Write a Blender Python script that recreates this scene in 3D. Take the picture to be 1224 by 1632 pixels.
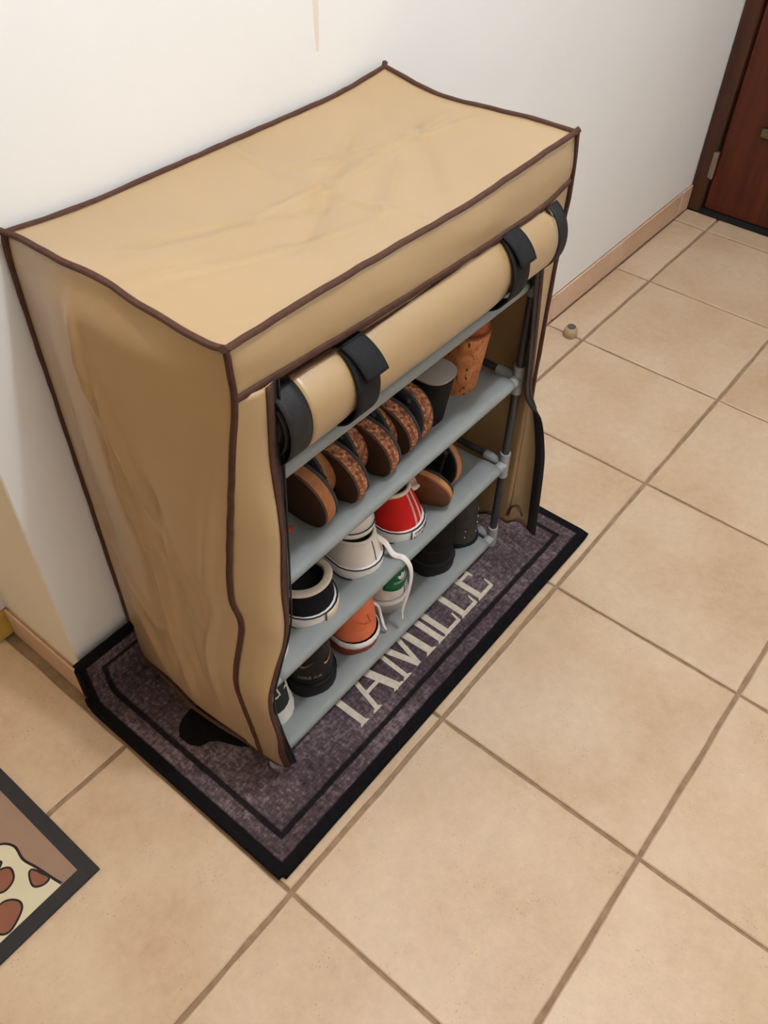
import bpy, bmesh, math, random
from mathutils import Vector, Matrix, noise
random.seed(7)
scn = bpy.context.scene
for o in list(bpy.data.objects):
    bpy.data.objects.remove(o)

# ------------------------------------------------------------------ camera
cd = bpy.data.cameras.new('camera'); cam = bpy.data.objects.new('camera', cd)
scn.collection.objects.link(cam)
cd.sensor_fit = 'VERTICAL'; cd.sensor_height = 36.0; cd.sensor_width = 27.0
cd.lens = 30.295; cd.clip_start = 0.02
CX = Vector((0.63035105, -0.77603791, 0.0205599))
CY = Vector((-0.55647544, -0.47015661, -0.68504588))
CZ = Vector((0.54128794, 0.42037831, -0.72820975))
cam.matrix_world = Matrix(((CX[0], -CY[0], -CZ[0], -0.25807), (CX[1], -CY[1], -CZ[1], -0.33584),
                           (CX[2], -CY[2], -CZ[2], 1.16925), (0, 0, 0, 1)))
scn.camera = cam

# ------------------------------------------------------------------ world, lamp, exposure
w = bpy.data.worlds.new('room_air'); scn.world = w; w.use_nodes = True
w.node_tree.nodes['Background'].inputs[0].default_value = (1.0, 0.96, 0.92, 1)
w.node_tree.nodes['Background'].inputs[1].default_value = 0.02
def lamp(name, loc, power, radius, col):
    l = bpy.data.lights.new(name, 'POINT'); l.energy = power; l.shadow_soft_size = radius; l.color = col
    o = bpy.data.objects.new(name, l); o.location = loc; scn.collection.objects.link(o); return o
lamp('ceiling_lamp', (0.46, -0.32, 2.42), 55, 0.035, (0.88, 0.95, 1.07))
lamp('passage_lamp', (-0.75, 1.12, 1.95), 10, 0.08, (1.0, 0.68, 0.36))
scn.view_settings.view_transform = 'Standard'
scn.view_settings.look = 'None'
scn.view_settings.exposure = 0.0
scn.view_settings.gamma = 1.0
scn.view_settings.use_curve_mapping = False

# ------------------------------------------------------------------ materials
def lin(c):
    c = c / 255.0
    return c / 12.92 if c <= 0.04045 else ((c + 0.055) / 1.055) ** 2.4
def rgb(c): return (lin(c[0]), lin(c[1]), lin(c[2]), 1.0)

class NT:
    def __init__(s, m): s.t = m.node_tree; s.n = s.t.nodes; s.l = s.t.links; s.b = s.n['Principled BSDF']
    def add(s, kind, **kw):
        n = s.n.new(kind)
        for k, v in kw.items(): setattr(n, k, v)
        return n
    def coord(s, kind):
        if kind == 'World': return s.add('ShaderNodeNewGeometry').outputs['Position']
        return s.add('ShaderNodeTexCoord').outputs[kind]
    def tex(s, kind, vec, scale, **inp):
        n = s.add(kind); s.l.new(vec, n.inputs['Vector']); n.inputs['Scale'].default_value = scale
        for k, v in inp.items(): n.inputs[k].default_value = v
        return n
    def ramp(s, fac, stops):
        r = s.add('ShaderNodeValToRGB'); s.l.new(fac, r.inputs[0]); e = r.color_ramp.elements
        while len(e) < len(stops): e.new(0.5)
        for i, (p, c) in enumerate(stops): e[i].position = p; e[i].color = c if len(c) == 4 else rgb(c)
        return r.outputs[0]
    def mix(s, fac, a, b, mode='MIX'):
        m = s.add('ShaderNodeMix', data_type='RGBA', blend_type=mode)
        for i, v in ((0, fac), (6, a), (7, b)):
            if hasattr(v, 'is_linked'): s.l.new(v, m.inputs[i])
            else: m.inputs[i].default_value = v
        return m.outputs[2]
    def bump(s, h, strength, dist=0.001):
        b = s.add('ShaderNodeBump'); b.inputs['Strength'].default_value = strength; b.inputs['Distance'].default_value = dist
        s.l.new(h, b.inputs['Height']); s.l.new(b.outputs[0], s.b.inputs['Normal'])
    def color(s, c): s.l.new(c, s.b.inputs['Base Color'])

def mat(name, c, rough=0.6, var=0.12, scale=40, bump=0.0, bscale=300, metal=0.0, spec=0.4, coord='Object', sheen=0.0, c2=None, trans=0.0):
    m = bpy.data.materials.new(name); m.use_nodes = True; t = NT(m)
    t.b.inputs['Roughness'].default_value = rough; t.b.inputs['Metallic'].default_value = metal
    t.b.inputs['Specular IOR Level'].default_value = spec
    if sheen: t.b.inputs['Sheen Weight'].default_value = sheen
    v = t.coord(coord)
    n = t.tex('ShaderNodeTexNoise', v, scale, Detail=4.0)
    a = tuple(x * (1 - var) for x in rgb(c)[:3]) + (1,); b = rgb(c2) if c2 else tuple(min(1, x * (1 + var)) for x in rgb(c)[:3]) + (1,)
    t.color(t.ramp(n.outputs[0], [(0.3, a), (0.7, b)]))
    if bump:
        t.bump(t.tex('ShaderNodeTexNoise', v, bscale, Detail=2.0).outputs[0], bump)
    return m

def wood_mat(name, c1, c2, rough=0.35):
    m = mat(name, c1, rough); t = NT(m); v = t.coord('Object')
    mp = t.add('ShaderNodeMapping'); t.l.new(v, mp.inputs[0]); mp.inputs['Scale'].default_value = (14, 14, 1.3)
    n = t.tex('ShaderNodeTexNoise', mp.outputs[0], 3.0, Detail=6.0, Distortion=0.6)
    t.color(t.ramp(n.outputs[0], [(0.3, c1), (0.7, c2)])); t.bump(n.outputs[0], 0.08)
    return m

def cork_mat(name, dark, light, scale=260):
    m = mat(name, dark, 0.8); t = NT(m); v = t.coord('Object')
    vo = t.tex('ShaderNodeTexVoronoi', v, scale)
    n = t.tex('ShaderNodeTexNoise', v, scale * 0.45, Detail=3.0)
    sep = t.add('ShaderNodeSeparateColor'); t.l.new(vo.outputs['Color'], sep.inputs[0])
    c = t.ramp(sep.outputs[0], [(0.15, dark), (0.9, light)])
    c = t.mix(t.ramp(n.outputs[0], [(0.42, (0, 0, 0, 1)), (0.5, (1, 1, 1, 1))]), t.mix(0.55, c, rgb([int(x * .6) for x in dark])), c)
    t.color(c); t.bump(vo.outputs['Distance'], 0.35)
    return m

def tile_mat(name, base, warm, scale_spot=1.0):
    m = mat(name, base, 0.42); t = NT(m)
    p = t.coord('World'); oi = t.add('ShaderNodeObjectInfo')
    off = t.add('ShaderNodeVectorMath', operation='SCALE'); off.inputs[0].default_value = (17, 31, 9)
    t.l.new(oi.outputs['Random'], off.inputs['Scale'])
    ad = t.add('ShaderNodeVectorMath', operation='ADD'); t.l.new(p, ad.inputs[0]); t.l.new(off.outputs[0], ad.inputs[1]); v = ad.outputs[0]
    n1 = t.tex('ShaderNodeTexNoise', v, 5.0, Detail=5.0, Roughness=0.55)
    n2 = t.tex('ShaderNodeTexNoise', v, 60.0, Detail=5.0, Roughness=0.7)
    n3 = t.tex('ShaderNodeTexNoise', v, 230.0, Detail=2.0)
    c = t.ramp(n1.outputs[0], [(0.34, warm), (0.62, base)])
    c = t.mix(0.3, c, t.ramp(n2.outputs[0], [(0.3, [x * .86 for x in base]), (0.7, [min(255, x * 1.07) for x in base])]))
    # small dark pits and specks
    vo = t.tex('ShaderNodeTexVoronoi', v, 190.0)
    sp = t.ramp(vo.outputs['Distance'], [(0.10, (1, 1, 1, 1)), (0.2, (0, 0, 0, 1))])
    gate = t.ramp(t.tex('ShaderNodeTexNoise', v, 26.0, Detail=2.0).outputs[0], [(0.52, (0, 0, 0, 1)), (0.66, (1, 1, 1, 1))])
    k = t.mix(1.0, sp, gate, 'MULTIPLY')
    k2 = t.mix(0.55, (0, 0, 0, 1), k)
    c = t.mix(k2, c, rgb([x * .52 for x in base]))
    tone = t.ramp(oi.outputs['Random'], [(0.0, (.93, .92, .91, 1)), (1.0, (1, 1, 1, 1))])
    c = t.mix(1.0, c, tone, 'MULTIPLY')
    t.color(c)
    rr = t.add('ShaderNodeMapRange'); t.l.new(n2.outputs[0], rr.inputs[0]); rr.inputs[3].default_value = 0.33; rr.inputs[4].default_value = 0.58
    t.l.new(rr.outputs[0], t.b.inputs['Roughness'])
    hh = t.add('ShaderNodeMath', operation='SUBTRACT'); t.l.new(n3.outputs[0], hh.inputs[0]); t.l.new(k, hh.inputs[1])
    t.bump(hh.outputs[0], 0.22, 0.0012)
    return m

def rug_mat():
    m = mat('rug_pile', (80, 70, 72), 0.95, spec=0.1); t = NT(m)
    u = t.coord('UV')                                     # metres on the flat rug
    mp = t.add('ShaderNodeMapping'); t.l.new(u, mp.inputs[0]); mp.inputs['Scale'].default_value = (1.0, 2.3, 1)
    mq = t.add('ShaderNodeMapping'); t.l.new(u, mq.inputs[0]); mq.inputs['Scale'].default_value = (2.6, 1.0, 1)
    a = t.tex('ShaderNodeTexNoise', mp.outputs[0], 90.0, Detail=4.0, Roughness=0.7)
    b = t.tex('ShaderNodeTexNoise', mq.outputs[0], 60.0, Detail=4.0, Roughness=0.7)
    big = t.tex('ShaderNodeTexNoise', u, 6.0, Detail=5.0)
    f = t.mix(0.5, a.outputs[0], b.outputs[0]); f = t.mix(0.36, f, big.outputs[0])
    c = t.ramp(f, [(0.37, (40, 30, 33)), (0.5, (84, 70, 73)), (0.64, (150, 134, 133))])
    # printed stripes: distance to the rug edge, from the UV
    s = t.add('ShaderNodeSeparateXYZ'); t.l.new(u, s.inputs[0])
    def dist(o, L):
        q = t.add('ShaderNodeMath', operation='SUBTRACT'); q.inputs[0].default_value = L; t.l.new(o, q.inputs[1])
        mn = t.add('ShaderNodeMath', operation='MINIMUM'); t.l.new(o, mn.inputs[0]); t.l.new(q.outputs[0], mn.inputs[1]); return mn.outputs[0]
    mn = t.add('ShaderNodeMath', operation='MINIMUM'); t.l.new(dist(s.outputs[0], 0.794), mn.inputs[0]); t.l.new(dist(s.outputs[1], 0.5), mn.inputs[1])
    wob = t.tex('ShaderNodeTexNoise', u, 45.0)
    ma = t.add('ShaderNodeMath', operation='MULTIPLY_ADD'); t.l.new(wob.outputs[0], ma.inputs[0]); ma.inputs[1].default_value = 0.003; t.l.new(mn.outputs[0], ma.inputs[2])
    mr = t.add('ShaderNodeMapRange'); t.l.new(ma.outputs[0], mr.inputs[0]); mr.inputs[2].default_value = 0.1
    r = t.add('ShaderNodeValToRGB'); t.l.new(mr.outputs[0], r.inputs[0]); r.color_ramp.interpolation = 'LINEAR'; e = r.color_ramp.elements
    e[0].color = (1, 1, 1, 1); e[1].color = (0, 0, 0, 1)
    for p, x in ((0.12, 1), (0.15, 0), (0.335, 0), (0.355, .93), (0.42, .93), (0.45, 0)):
        el = e.new(p); el.color = (x, x, x, 1)
    t.color(t.mix(r.outputs[0], c, rgb((20, 18, 20))))
    t.bump(t.tex('ShaderNodeTexNoise', u, 420.0, Detail=2.0).outputs[0], 0.6, 0.002)
    return m

M = {}
M['wall'] = mat('white_wall_paint', (240, 238, 233), 0.7, var=0.015, scale=3, bump=0.12, bscale=160, coord='World', spec=0.2)
M['wall_cream'] = mat('cream_wall', (236, 226, 204), 0.7, var=0.02, scale=3, bump=0.1, bscale=160, coord='World', spec=0.2)  # even cream base colour, a little yellower than the white wall
M['ceiling'] = mat('ceiling_paint', (235, 230, 222), 0.8, var=0.01, scale=3)
M['streak'] = mat('beige_wall_mark', (230, 220, 206), 0.7, var=0.02)
M['tile'] = tile_mat('beige_stoneware_tile', (209, 184, 154), (192, 160, 125))
M['skirt'] = tile_mat('skirting_tile', (216, 184, 156), (206, 166, 132))
M['grout'] = mat('brown_grout', (150, 124, 98), 0.9, var=0.2, scale=60, bump=0.3, bscale=500, coord='World', spec=0.1)
M['door'] = wood_mat('dark_red_wood', (66, 26, 14), (96, 40, 20), 0.38)
M['door_frame'] = wood_mat('dark_brown_wood', (52, 28, 18), (80, 44, 26), 0.45)
M['brass'] = mat('aged_brass', (120, 112, 80), 0.4, metal=0.8)
M['steel'] = mat('hinge_steel', (150, 140, 125), 0.35, metal=0.8)
M['cloth'] = mat('tan_nonwoven_fabric', (168, 137, 91), 0.42, var=0.035, scale=9, bump=0.10, bscale=900, coord='World', spec=0.8, sheen=0.08)
for _k, _v in (('Coat Weight', .7), ('Coat Roughness', .38), ('Coat IOR', 1.6)): M['cloth'].node_tree.nodes['Principled BSDF'].inputs[_k].default_value = _v
M['pipe'] = mat('brown_binding', (82, 56, 46), 0.85, var=0.15, scale=120, bump=0.3, bscale=700, coord='World', spec=0.15)
M['zip'] = mat('black_zip_tape', (26, 25, 26), 0.6, var=0.1, scale=200, bump=0.3, bscale=900, coord='World')
M['strap'] = mat('black_webbing', (34, 34, 36), 0.75, var=0.12, scale=200, bump=0.4, bscale=800, coord='World', spec=0.2)
M['shelf'] = mat('grey_shelf_fabric', (138, 141, 138), 0.6, var=0.05, scale=25, bump=0.12, bscale=700, coord='World', spec=0.3)
M['tube'] = mat('dark_grey_steel_tube', (58, 58, 62), 0.4, var=0.05, spec=0.5)
M['joint'] = mat('light_grey_plastic', (158, 160, 160), 0.45, var=0.04)
M['rug'] = rug_mat()
M['bind'] = mat('black_rug_binding', (18, 17, 18), 0.9, var=0.3, scale=150, bump=0.5, bscale=500, spec=0.1)
M['rug_letter'] = mat('cream_rug_print', (196, 184, 166), 0.95, var=0.13, scale=160, bump=0.5, bscale=420, spec=0.1)
M['rug_black'] = mat('black_rug_print', (17, 15, 16), 0.95, var=0.3, scale=90, bump=0.5, bscale=420, spec=0.1)
M['mat_rim'] = mat('charcoal_rubber', (44, 42, 42), 0.8, var=0.1, scale=100, bump=0.2, bscale=500)
M['mat_brown'] = mat('mauve_brown_print', (150, 121, 101), 0.85, var=0.06, scale=12, bump=0.2, bscale=600)
M['mat_cream'] = mat('pale_cream_print', (206, 196, 164), 0.85, var=0.05, scale=20)
M['mat_spot'] = mat('rust_brown_print', (134, 84, 62), 0.85, var=0.08, scale=30)
M['mat_line'] = mat('black_outline_print', (34, 26, 28), 0.85)
M['ochre'] = mat('ochre_painted_block', (206, 168, 78), 0.6, var=0.15, scale=40)
M['stop'] = mat('beige_rubber', (176, 150, 118), 0.6)
M['stop_top'] = mat('grey_felt', (88, 84, 84), 0.8)
M['cork'] = cork_mat('speckled_cork', (120, 66, 42), (206, 140, 96))
M['cork_tan'] = mat('plain_tan_cork', (164, 104, 62), 0.75, var=0.14, scale=120, bump=0.2, bscale=600)
M['cork_wedge'] = None
M['sole_brown'] = mat('brown_rubber_sole', (74, 46, 28), 0.7, var=0.15, scale=30)
M['suede'] = mat('dark_grey_suede', (62, 60, 60), 0.9, var=0.1, scale=80)
M['black_leather'] = mat('black_leather', (22, 21, 22), 0.5, var=0.15, scale=60, bump=0.2, bscale=300)
M['black_matte'] = mat('black_nubuck', (24, 22, 22), 0.85, var=0.12, scale=60, bump=0.15, bscale=400, spec=0.2)
M['black_rubber'] = mat('black_rubber', (18, 18, 18), 0.7, var=0.1)
M['grey_black'] = mat('charcoal_nubuck', (66, 62, 58), 0.85, var=0.15, scale=50, bump=0.2, bscale=300, spec=0.25)
M['brown_leather'] = mat('brown_leather', (122, 70, 36), 0.35, var=0.3, scale=28, bump=0.06, bscale=200)
M['tan_leather'] = mat('tan_leather', (176, 118, 72), 0.5, var=0.1, scale=60)
M['white_canvas'] = mat('white_canvas', (226, 216, 204), 0.85, var=0.03, scale=60, bump=0.2, bscale=1200, spec=0.2)
M['white_rubber'] = mat('white_rubber', (232, 226, 220), 0.5, var=0.03, scale=40)
M['cream_rubber'] = mat('cream_rubber', (220, 200, 168), 0.6, var=0.05, scale=60)
M['white_leather'] = mat('white_leather', (230, 222, 214), 0.5, var=0.03, scale=50, bump=0.08, bscale=400)
M['black_canvas'] = mat('black_canvas', (20, 20, 24), 0.85, var=0.1, scale=100, bump=0.2, bscale=1200, spec=0.15)
M['red_canvas'] = mat('red_canvas', (196, 30, 26), 0.8, var=0.06, scale=60, bump=0.2, bscale=1200, spec=0.2)
M['grey_lining'] = mat('olive_grey_lining', (104, 100, 88), 0.9, var=0.06)
M['dark_lining'] = mat('dark_grey_lining', (42, 46, 44), 0.9, var=0.1)
M['beige_knit'] = mat('beige_piping', (216, 200, 178), 0.85, var=0.06, bump=0.2, bscale=700)
M['line_black'] = mat('black_foxing_line', (26, 26, 34), 0.6)
M['orange_suede'] = mat('orange_suede', (236, 126, 86), 0.8, var=0.08, scale=60, bump=0.15, bscale=300, spec=0.2)
M['orange_dark'] = mat('deep_orange_lining', (206, 74, 34), 0.8, var=0.08)
M['rust_rubber'] = mat('rust_red_rubber', (150, 62, 46), 0.5, var=0.08)
M['green_leather'] = mat('green_leather', (14, 104, 66), 0.5, var=0.06)
M['rose_print'] = mat('rose_gold_print', (214, 140, 120), 0.4, var=0.03)
M['gold_print'] = mat('dull_gold_print', (150, 118, 92), 0.5, var=0.03)
M['dark_green'] = mat('dark_grey_green_mesh', (44, 50, 46), 0.85, var=0.12, scale=200, bump=0.2, bscale=700)
M['lace'] = mat('white_lace', (238, 232, 226), 0.85, var=0.04, bump=0.2, bscale=900)
M['floral'] = mat('floral_print_fabric', (216, 204, 188), 0.8, var=0.1, scale=60, c2=(170, 60, 62))
M['grey_insole'] = mat('grey_insole', (150, 140, 130), 0.7, var=0.05)
M['dark_brown'] = mat('dark_brown_leather', (70, 38, 24), 0.5, var=0.1)
M['clay'] = mat('red_brown_leather', (138, 72, 40), 0.5, var=0.12, scale=40)
def cork_wedge_mat():
    m = mat('orange_cork_wrap', (176, 106, 60), 0.7); t = NT(m); v = t.coord('Object')
    mp = t.add('ShaderNodeMapping'); t.l.new(v, mp.inputs[0]); mp.inputs['Scale'].default_value = (1, 1, 0.32)
    n = t.tex('ShaderNodeTexNoise', v, 45.0, Detail=3.0)
    c = t.ramp(n.outputs[0], [(0.3, (172, 98, 52)), (0.7, (206, 140, 88))])
    n2 = t.tex('ShaderNodeTexNoise', mp.outputs[0], 300.0, Detail=3.0)
    k = t.ramp(n2.outputs[0], [(0.59, (0, 0, 0, 1)), (0.66, (1, 1, 1, 1))])
    t.color(t.mix(k, c, rgb((74, 36, 20)))); t.bump(n2.outputs[0], 0.15)
    return m
M['cork_wedge'] = cork_wedge_mat()

# ------------------------------------------------------------------ mesh helpers
class MB:
    def __init__(s): s.v = []; s.f = []; s.uv = None
    def verts(s, pts):
        i = len(s.v); s.v += [tuple(p) for p in pts]; return i
    def ring_loft(s, rings, closed=True, cap0=False, cap1=False):
        n = len(rings[0]); b = [s.verts(r) for r in rings]
        for a, c in zip(b, b[1:]):
            for i in range(n if closed else n - 1):
                j = (i + 1) % n; s.f.append((a + i, a + j, c + j, c + i))
        if cap0: s.f.append(tuple(b[0] + i for i in reversed(range(n))))
        if cap1: s.f.append(tuple(b[-1] + i for i in range(n)))
        return s
    def grid(s, fn, nu, nv):
        b = s.verts([fn(i / nu, j / nv) for j in range(nv + 1) for i in range(nu + 1)])
        for j in range(nv):
            for i in range(nu):
                a = b + j * (nu + 1) + i; s.f.append((a, a + 1, a + nu + 2, a + nu + 1))
        return s
    def box(s, c, d, bev=0.0):
        x, y, z = c; a, b, h = d[0] / 2, d[1] / 2, d[2] / 2
        def rect(e, zz): 
            k = min(bev, a, b)
            if not bev: return [(x - a + e, y - b + e, zz), (x + a - e, y - b + e, zz), (x + a - e, y + b - e, zz), (x - a + e, y + b - e, zz)]
            return [(x - a + e + k, y - b + e, zz), (x + a - e - k, y - b + e, zz), (x + a - e, y - b + e + k, zz), (x + a - e, y + b - e - k, zz),
                    (x + a - e - k, y + b - e, zz), (x - a + e + k, y + b - e, zz), (x - a + e, y + b - e - k, zz), (x - a + e, y - b + e + k, zz)]
        if bev: rings = [rect(bev, z - h), rect(0, z - h + bev), rect(0, z + h - bev), rect(bev, z + h)]
        else: rings = [rect(0, z - h), rect(0, z + h)]
        return s.ring_loft(rings, cap0=True, cap1=True)
    def tube(s, path, r, n=10, flat=1.0, up=(0, 0, 1), cap=True, rf=None):
        P = [Vector(p) for p in path]; rings = []
        U = Vector(up)
        for i, p in enumerate(P):
            t = (P[min(i + 1, len(P) - 1)] - P[max(i - 1, 0)]).normalized()
            a = t.cross(U)
            if a.length < 1e-4: a = t.cross(Vector((1, 0, 0)))
            a.normalize(); b = a.cross(t).normalized(); rr = r * (rf(i / (len(P) - 1)) if rf else 1)
            rings.append([p + a * math.cos(q) * rr + b * math.sin(q) * rr * flat for q in [2 * math.pi * k / n for k in range(n)]])
        return s.ring_loft(rings, cap0=cap, cap1=cap)
    def prism(s, poly, z0, z1):
        return s.ring_loft([[(x, y, z0) for x, y in poly], [(x, y, z1) for x, y in poly]], cap0=True, cap1=True)
    def build(s, name, m, parent=None, smooth=True, solid=0.0, subd=0, offset=0.0, angle=40):
        me = bpy.data.meshes.new(name); me.from_pydata(s.v, [], s.f); me.validate()
        bm = bmesh.new(); bm.from_mesh(me)
        if solid == 0.0: bmesh.ops.recalc_face_normals(bm, faces=bm.faces)
        bm.to_mesh(me); bm.free()
        me.materials.append(m)
        if smooth:
            me.polygons.foreach_set('use_smooth', [True] * len(me.polygons))
            me.set_sharp_from_angle(angle=math.radians(angle))
        o = bpy.data.objects.new(name, me); scn.collection.objects.link(o)
        if parent: o.parent = parent
        if subd: q = o.modifiers.new('subdivision', 'SUBSURF'); q.levels = subd; q.render_levels = subd
        if solid: q = o.modifiers.new('thickness', 'SOLIDIFY'); q.thickness = solid; q.offset = offset
        return o

def smooth_path(P, n=8):
    P = [Vector(p) for p in P]; out = []
    for i in range(len(P) - 1):
        p0, p1, p2, p3 = P[max(i - 1, 0)], P[i], P[i + 1], P[min(i + 2, len(P) - 1)]
        for k in range(n):
            t = k / n
            out.append(0.5 * ((2 * p1) + (p2 - p0) * t + (2 * p0 - 5 * p1 + 4 * p2 - p3) * t * t + (3 * p1 - p0 - 3 * p2 + p3) * t ** 3))
    out.append(P[-1]); return out
class Curve:
    def __init__(s, P, n=8):
        s.p = smooth_path(P, n); s.d = [0]
        for a, b in zip(s.p, s.p[1:]): s.d.append(s.d[-1] + (b - a).length)
    def __call__(s, t):
        x = max(0, min(1, t)) * s.d[-1]
        lo, hi = 0, len(s.d) - 1
        while hi - lo > 1:
            m = (lo + hi) // 2
            if s.d[m] <= x: lo = m
            else: hi = m
        k = (x - s.d[lo]) / max(1e-9, s.d[hi] - s.d[lo]); return s.p[lo].lerp(s.p[hi], k)
def coons(top, bot, left, right):
    P00, P10, P01, P11 = top(0), top(1), bot(0), bot(1)
    def f(u, v):
        return (top(u) * (1 - v) + bot(u) * v + left(v) * (1 - u) + right(v) * u
                - (P00 * (1 - u) * (1 - v) + P10 * u * (1 - v) + P01 * (1 - u) * v + P11 * u * v))
    return f
def ss(a, b, x):
    t = max(0, min(1, (x - a) / (b - a))); return t * t * (3 - 2 * t)
def lerpt(tab, t):
    if t <= tab[0][0]: return tab[0][1]
    for (a, x), (b, y) in zip(tab, tab[1:]):
        if t <= b: return x + (y - x) * (t - a) / (b - a)
    return tab[-1][1]
def ridge(u, v, a, b, w, amp):
    d = Vector((b[0] - a[0], b[1] - a[1])); p = Vector((u - a[0], v - a[1])); L = d.length; t = p.dot(d) / L / L
    q = (p.x * d.y - p.y * d.x) / L
    return amp * math.exp(-(q / w) ** 2) * ss(-0.08, 0.12, t) * (1 - ss(0.85, 1.1, t))

def thing(name, label, cat, loc=(0, 0, 0), group=None, rot=None):
    o = bpy.data.objects.new(name, None); scn.collection.objects.link(o); o.location = loc; o.empty_display_size = 0.05
    if rot: o.rotation_euler = rot
    return tag(o, label, cat, group)
def tag(o, label, cat, group=None):
    o['label'] = label; o['category'] = cat
    if group: o['group'] = group
    return o
def struct(o, label=None):
    o['kind'] = 'structure'
    if label: o['label'] = label
    return o

# ------------------------------------------------------------------ room shell
T = 0.333
fl = struct(MB().box((-0.3, -0.2, -0.0265), (5.8, 3.2, 0.045)).build('floor', M['grout'], smooth=False), 'brown grouted floor of beige square tiles')
def tile_mesh(seed, w, d):
    r = random.Random(seed); h = 0.0
    def ring(inset, z, jit):
        pts = []; n = 9
        cs = [(-w / 2, -d / 2), (w / 2, -d / 2), (w / 2, d / 2), (-w / 2, d / 2)]
        for q in range(4):
            a, b = cs[q], cs[(q + 1) % 4]; L = math.hypot(b[0] - a[0], b[1] - a[1])
            nx, ny = -(b[1] - a[1]) / L, (b[0] - a[0]) / L
            for k in range(n):
                t = k / n; e = inset + (jit[q * n + k] if k else 0.0008)
                x, y = a[0] + (b[0] - a[0]) * t + nx * e, a[1] + (b[1] - a[1]) * t + ny * e
                if k == 0:
                    s = inset; x, y = a[0] * (1 - 2 * s / w), a[1] * (1 - 2 * s / d)
                pts.append((x, y, z))
        return pts
    j = [r.uniform(-0.0004, 0.0011) for _ in range(36)]
    m = MB(); m.ring_loft([ring(0, -0.012, j), ring(0, -0.0016, j), ring(0.0018, 0, j)], cap1=True)
    me = bpy.data.meshes.new('tile'); me.from_pydata(m.v, [], m.f); me.materials.append(M['tile'])
    me.polygons.foreach_set('use_smooth', [True] * len(me.polygons)); me.set_sharp_from_angle(angle=math.radians(30)); return me
GX, GY = 0.0048, 0.0066
full = [tile_mesh(k, T - GX, T - GY) for k in range(4)]
YW = 0.4265
cut_w = YW - T - 0.001
cuts = [tile_mesh(20 + k, T - GX, cut_w - GY / 2) for k in range(3)]
def put_tile(me, x, y):
    o = bpy.data.objects.new('tile', me); scn.collection.objects.link(o); o.parent = fl
    o.location = (x, y, random.uniform(-0.0007, 0.0003)); o.rotation_euler = (random.uniform(-.001, .001), random.uniform(-.001, .001), random.uniform(-.002, .002))
for i in range(-4, 7):
    xc = (i + 0.5) * T
    if xc + T / 2 > 2.05:
        continue
    for j in range(-3, 3):
        yc = -(j) * T - T / 2 + T          # rows seen from the wall outwards
        if yc < -1.0 or yc - T / 2 > 0.34: continue
        if yc + T / 2 <= T + 0.01: put_tile(random.choice(full), xc, yc)
    if i >= 0: put_tile(random.choice(cuts), xc, T + GY / 2 / 2 + cut_w / 2)
    else:
        for q in (1.5, 2.5): put_tile(random.choice(full), xc, q * T)
# last strip in front of the door
strip = [tile_mesh(40 + k, 2.082 - 6 * T - GX - 0.002, T - GY) for k in range(2)]
stripc = tile_mesh(45, 2.082 - 6 * T - GX - 0.002, cut_w - GY / 2)
xs = (6 * T + 2.082) / 2
for j in (0.5, -0.5, -1.5, -2.5): put_tile(random.choice(strip), xs, j * T)
put_tile(stripc, xs, T + GY / 4 + cut_w / 2)

wb = struct(MB().box((1.1125, 0.4975, 1.3), (2.183, 0.125, 2.6)).build('wall_back', M['wall'], smooth=False), 'white painted wall behind the shoe cabinet')
wl = struct(MB().box((0.04, 0.918, 1.3), (0.041, 0.963, 2.6)).build('wall_left', M['wall_cream'], smooth=False), 'cream side wall turning the corner at the left')
streak = MB()  # thin raised beige streak, narrowing at its lower end
streak.grid(lambda u, v: (0.5745 - 0.004 * v + (u - .5) * (0.0035 + 0.007 * min(1, v * 3) ** .5), 0.4348 - 0.0005 * math.sin(math.pi * u) * min(1, v * 5), 0.786 + 0.2 * v), 6, 24)
streak.build('wall_mark', M['streak'], wb)
struct(MB().box((-0.4, -1.12, 1.3), (5.2, 0.1, 2.6)).build('wall_front', M['wall'], smooth=False), 'white wall behind the photographer')
struct(MB().box((-3.05, 0.0, 1.3), (0.1, 3.0, 2.6)).build('wall_end', M['wall'], smooth=False), 'white wall at the far end of the hallway')
struct(MB().box((2.20, -0.745, 1.3), (0.1, 0.65, 2.6)).build('wall_right', M['wall'], smooth=False), 'white wall beside the dark door')
struct(MB().box((2.20, 0.02, 2.36), (0.1, 0.84, 0.48)).build('wall_above', M['wall'], smooth=False), 'white wall over the dark door')
struct(MB().box((-1.5, 1.45, 1.3), (3.0, 0.1, 2.6)).build('wall_side', M['wall_cream'], smooth=False), 'cream wall of the side passage')
struct(MB().box((-0.4, 0.0, 2.65), (5.4, 3.2, 0.1)).build('ceiling', M['ceiling'], smooth=False), 'white ceiling of the hallway')

# skirting tiles
def skirting(name, a, b, h, th, inward, label):
    root = bpy.data.objects.new(name, None); scn.collection.objects.link(root); struct(root, label)
    a, b = Vector((*a, 0)), Vector((*b, 0)); L = (b - a).length; d = (b - a) / L; n = Vector(inward); k = 0; s = 0
    while s < L - 0.01:
        e = min(L, (s + T) if k else (s + T * 0.995)); c = a + d * (s + e) / 2 + n * th / 2
        dx = abs(d.x) * (e - s - 0.002) + abs(n.x) * th; dy = abs(d.y) * (e - s - 0.002) + abs(n.y) * th
        MB().box((c.x, c.y, h / 2 + 0.0005), (dx, dy, h), 0.0022).build('tile', M['skirt'], root)
        s = e; k += 1
skirting('baseboard_back', (0.0195, 0.435), (2.08, 0.435), 0.070, 0.0075, (0, -1, 0), 'beige tiled skirting along the white wall')
skirting('baseboard_left', (0.02, 0.4275), (0.02, 0.627), 0.066, 0.008, (-1, 0, 0), 'orange tinted skirting round the left corner')
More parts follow.
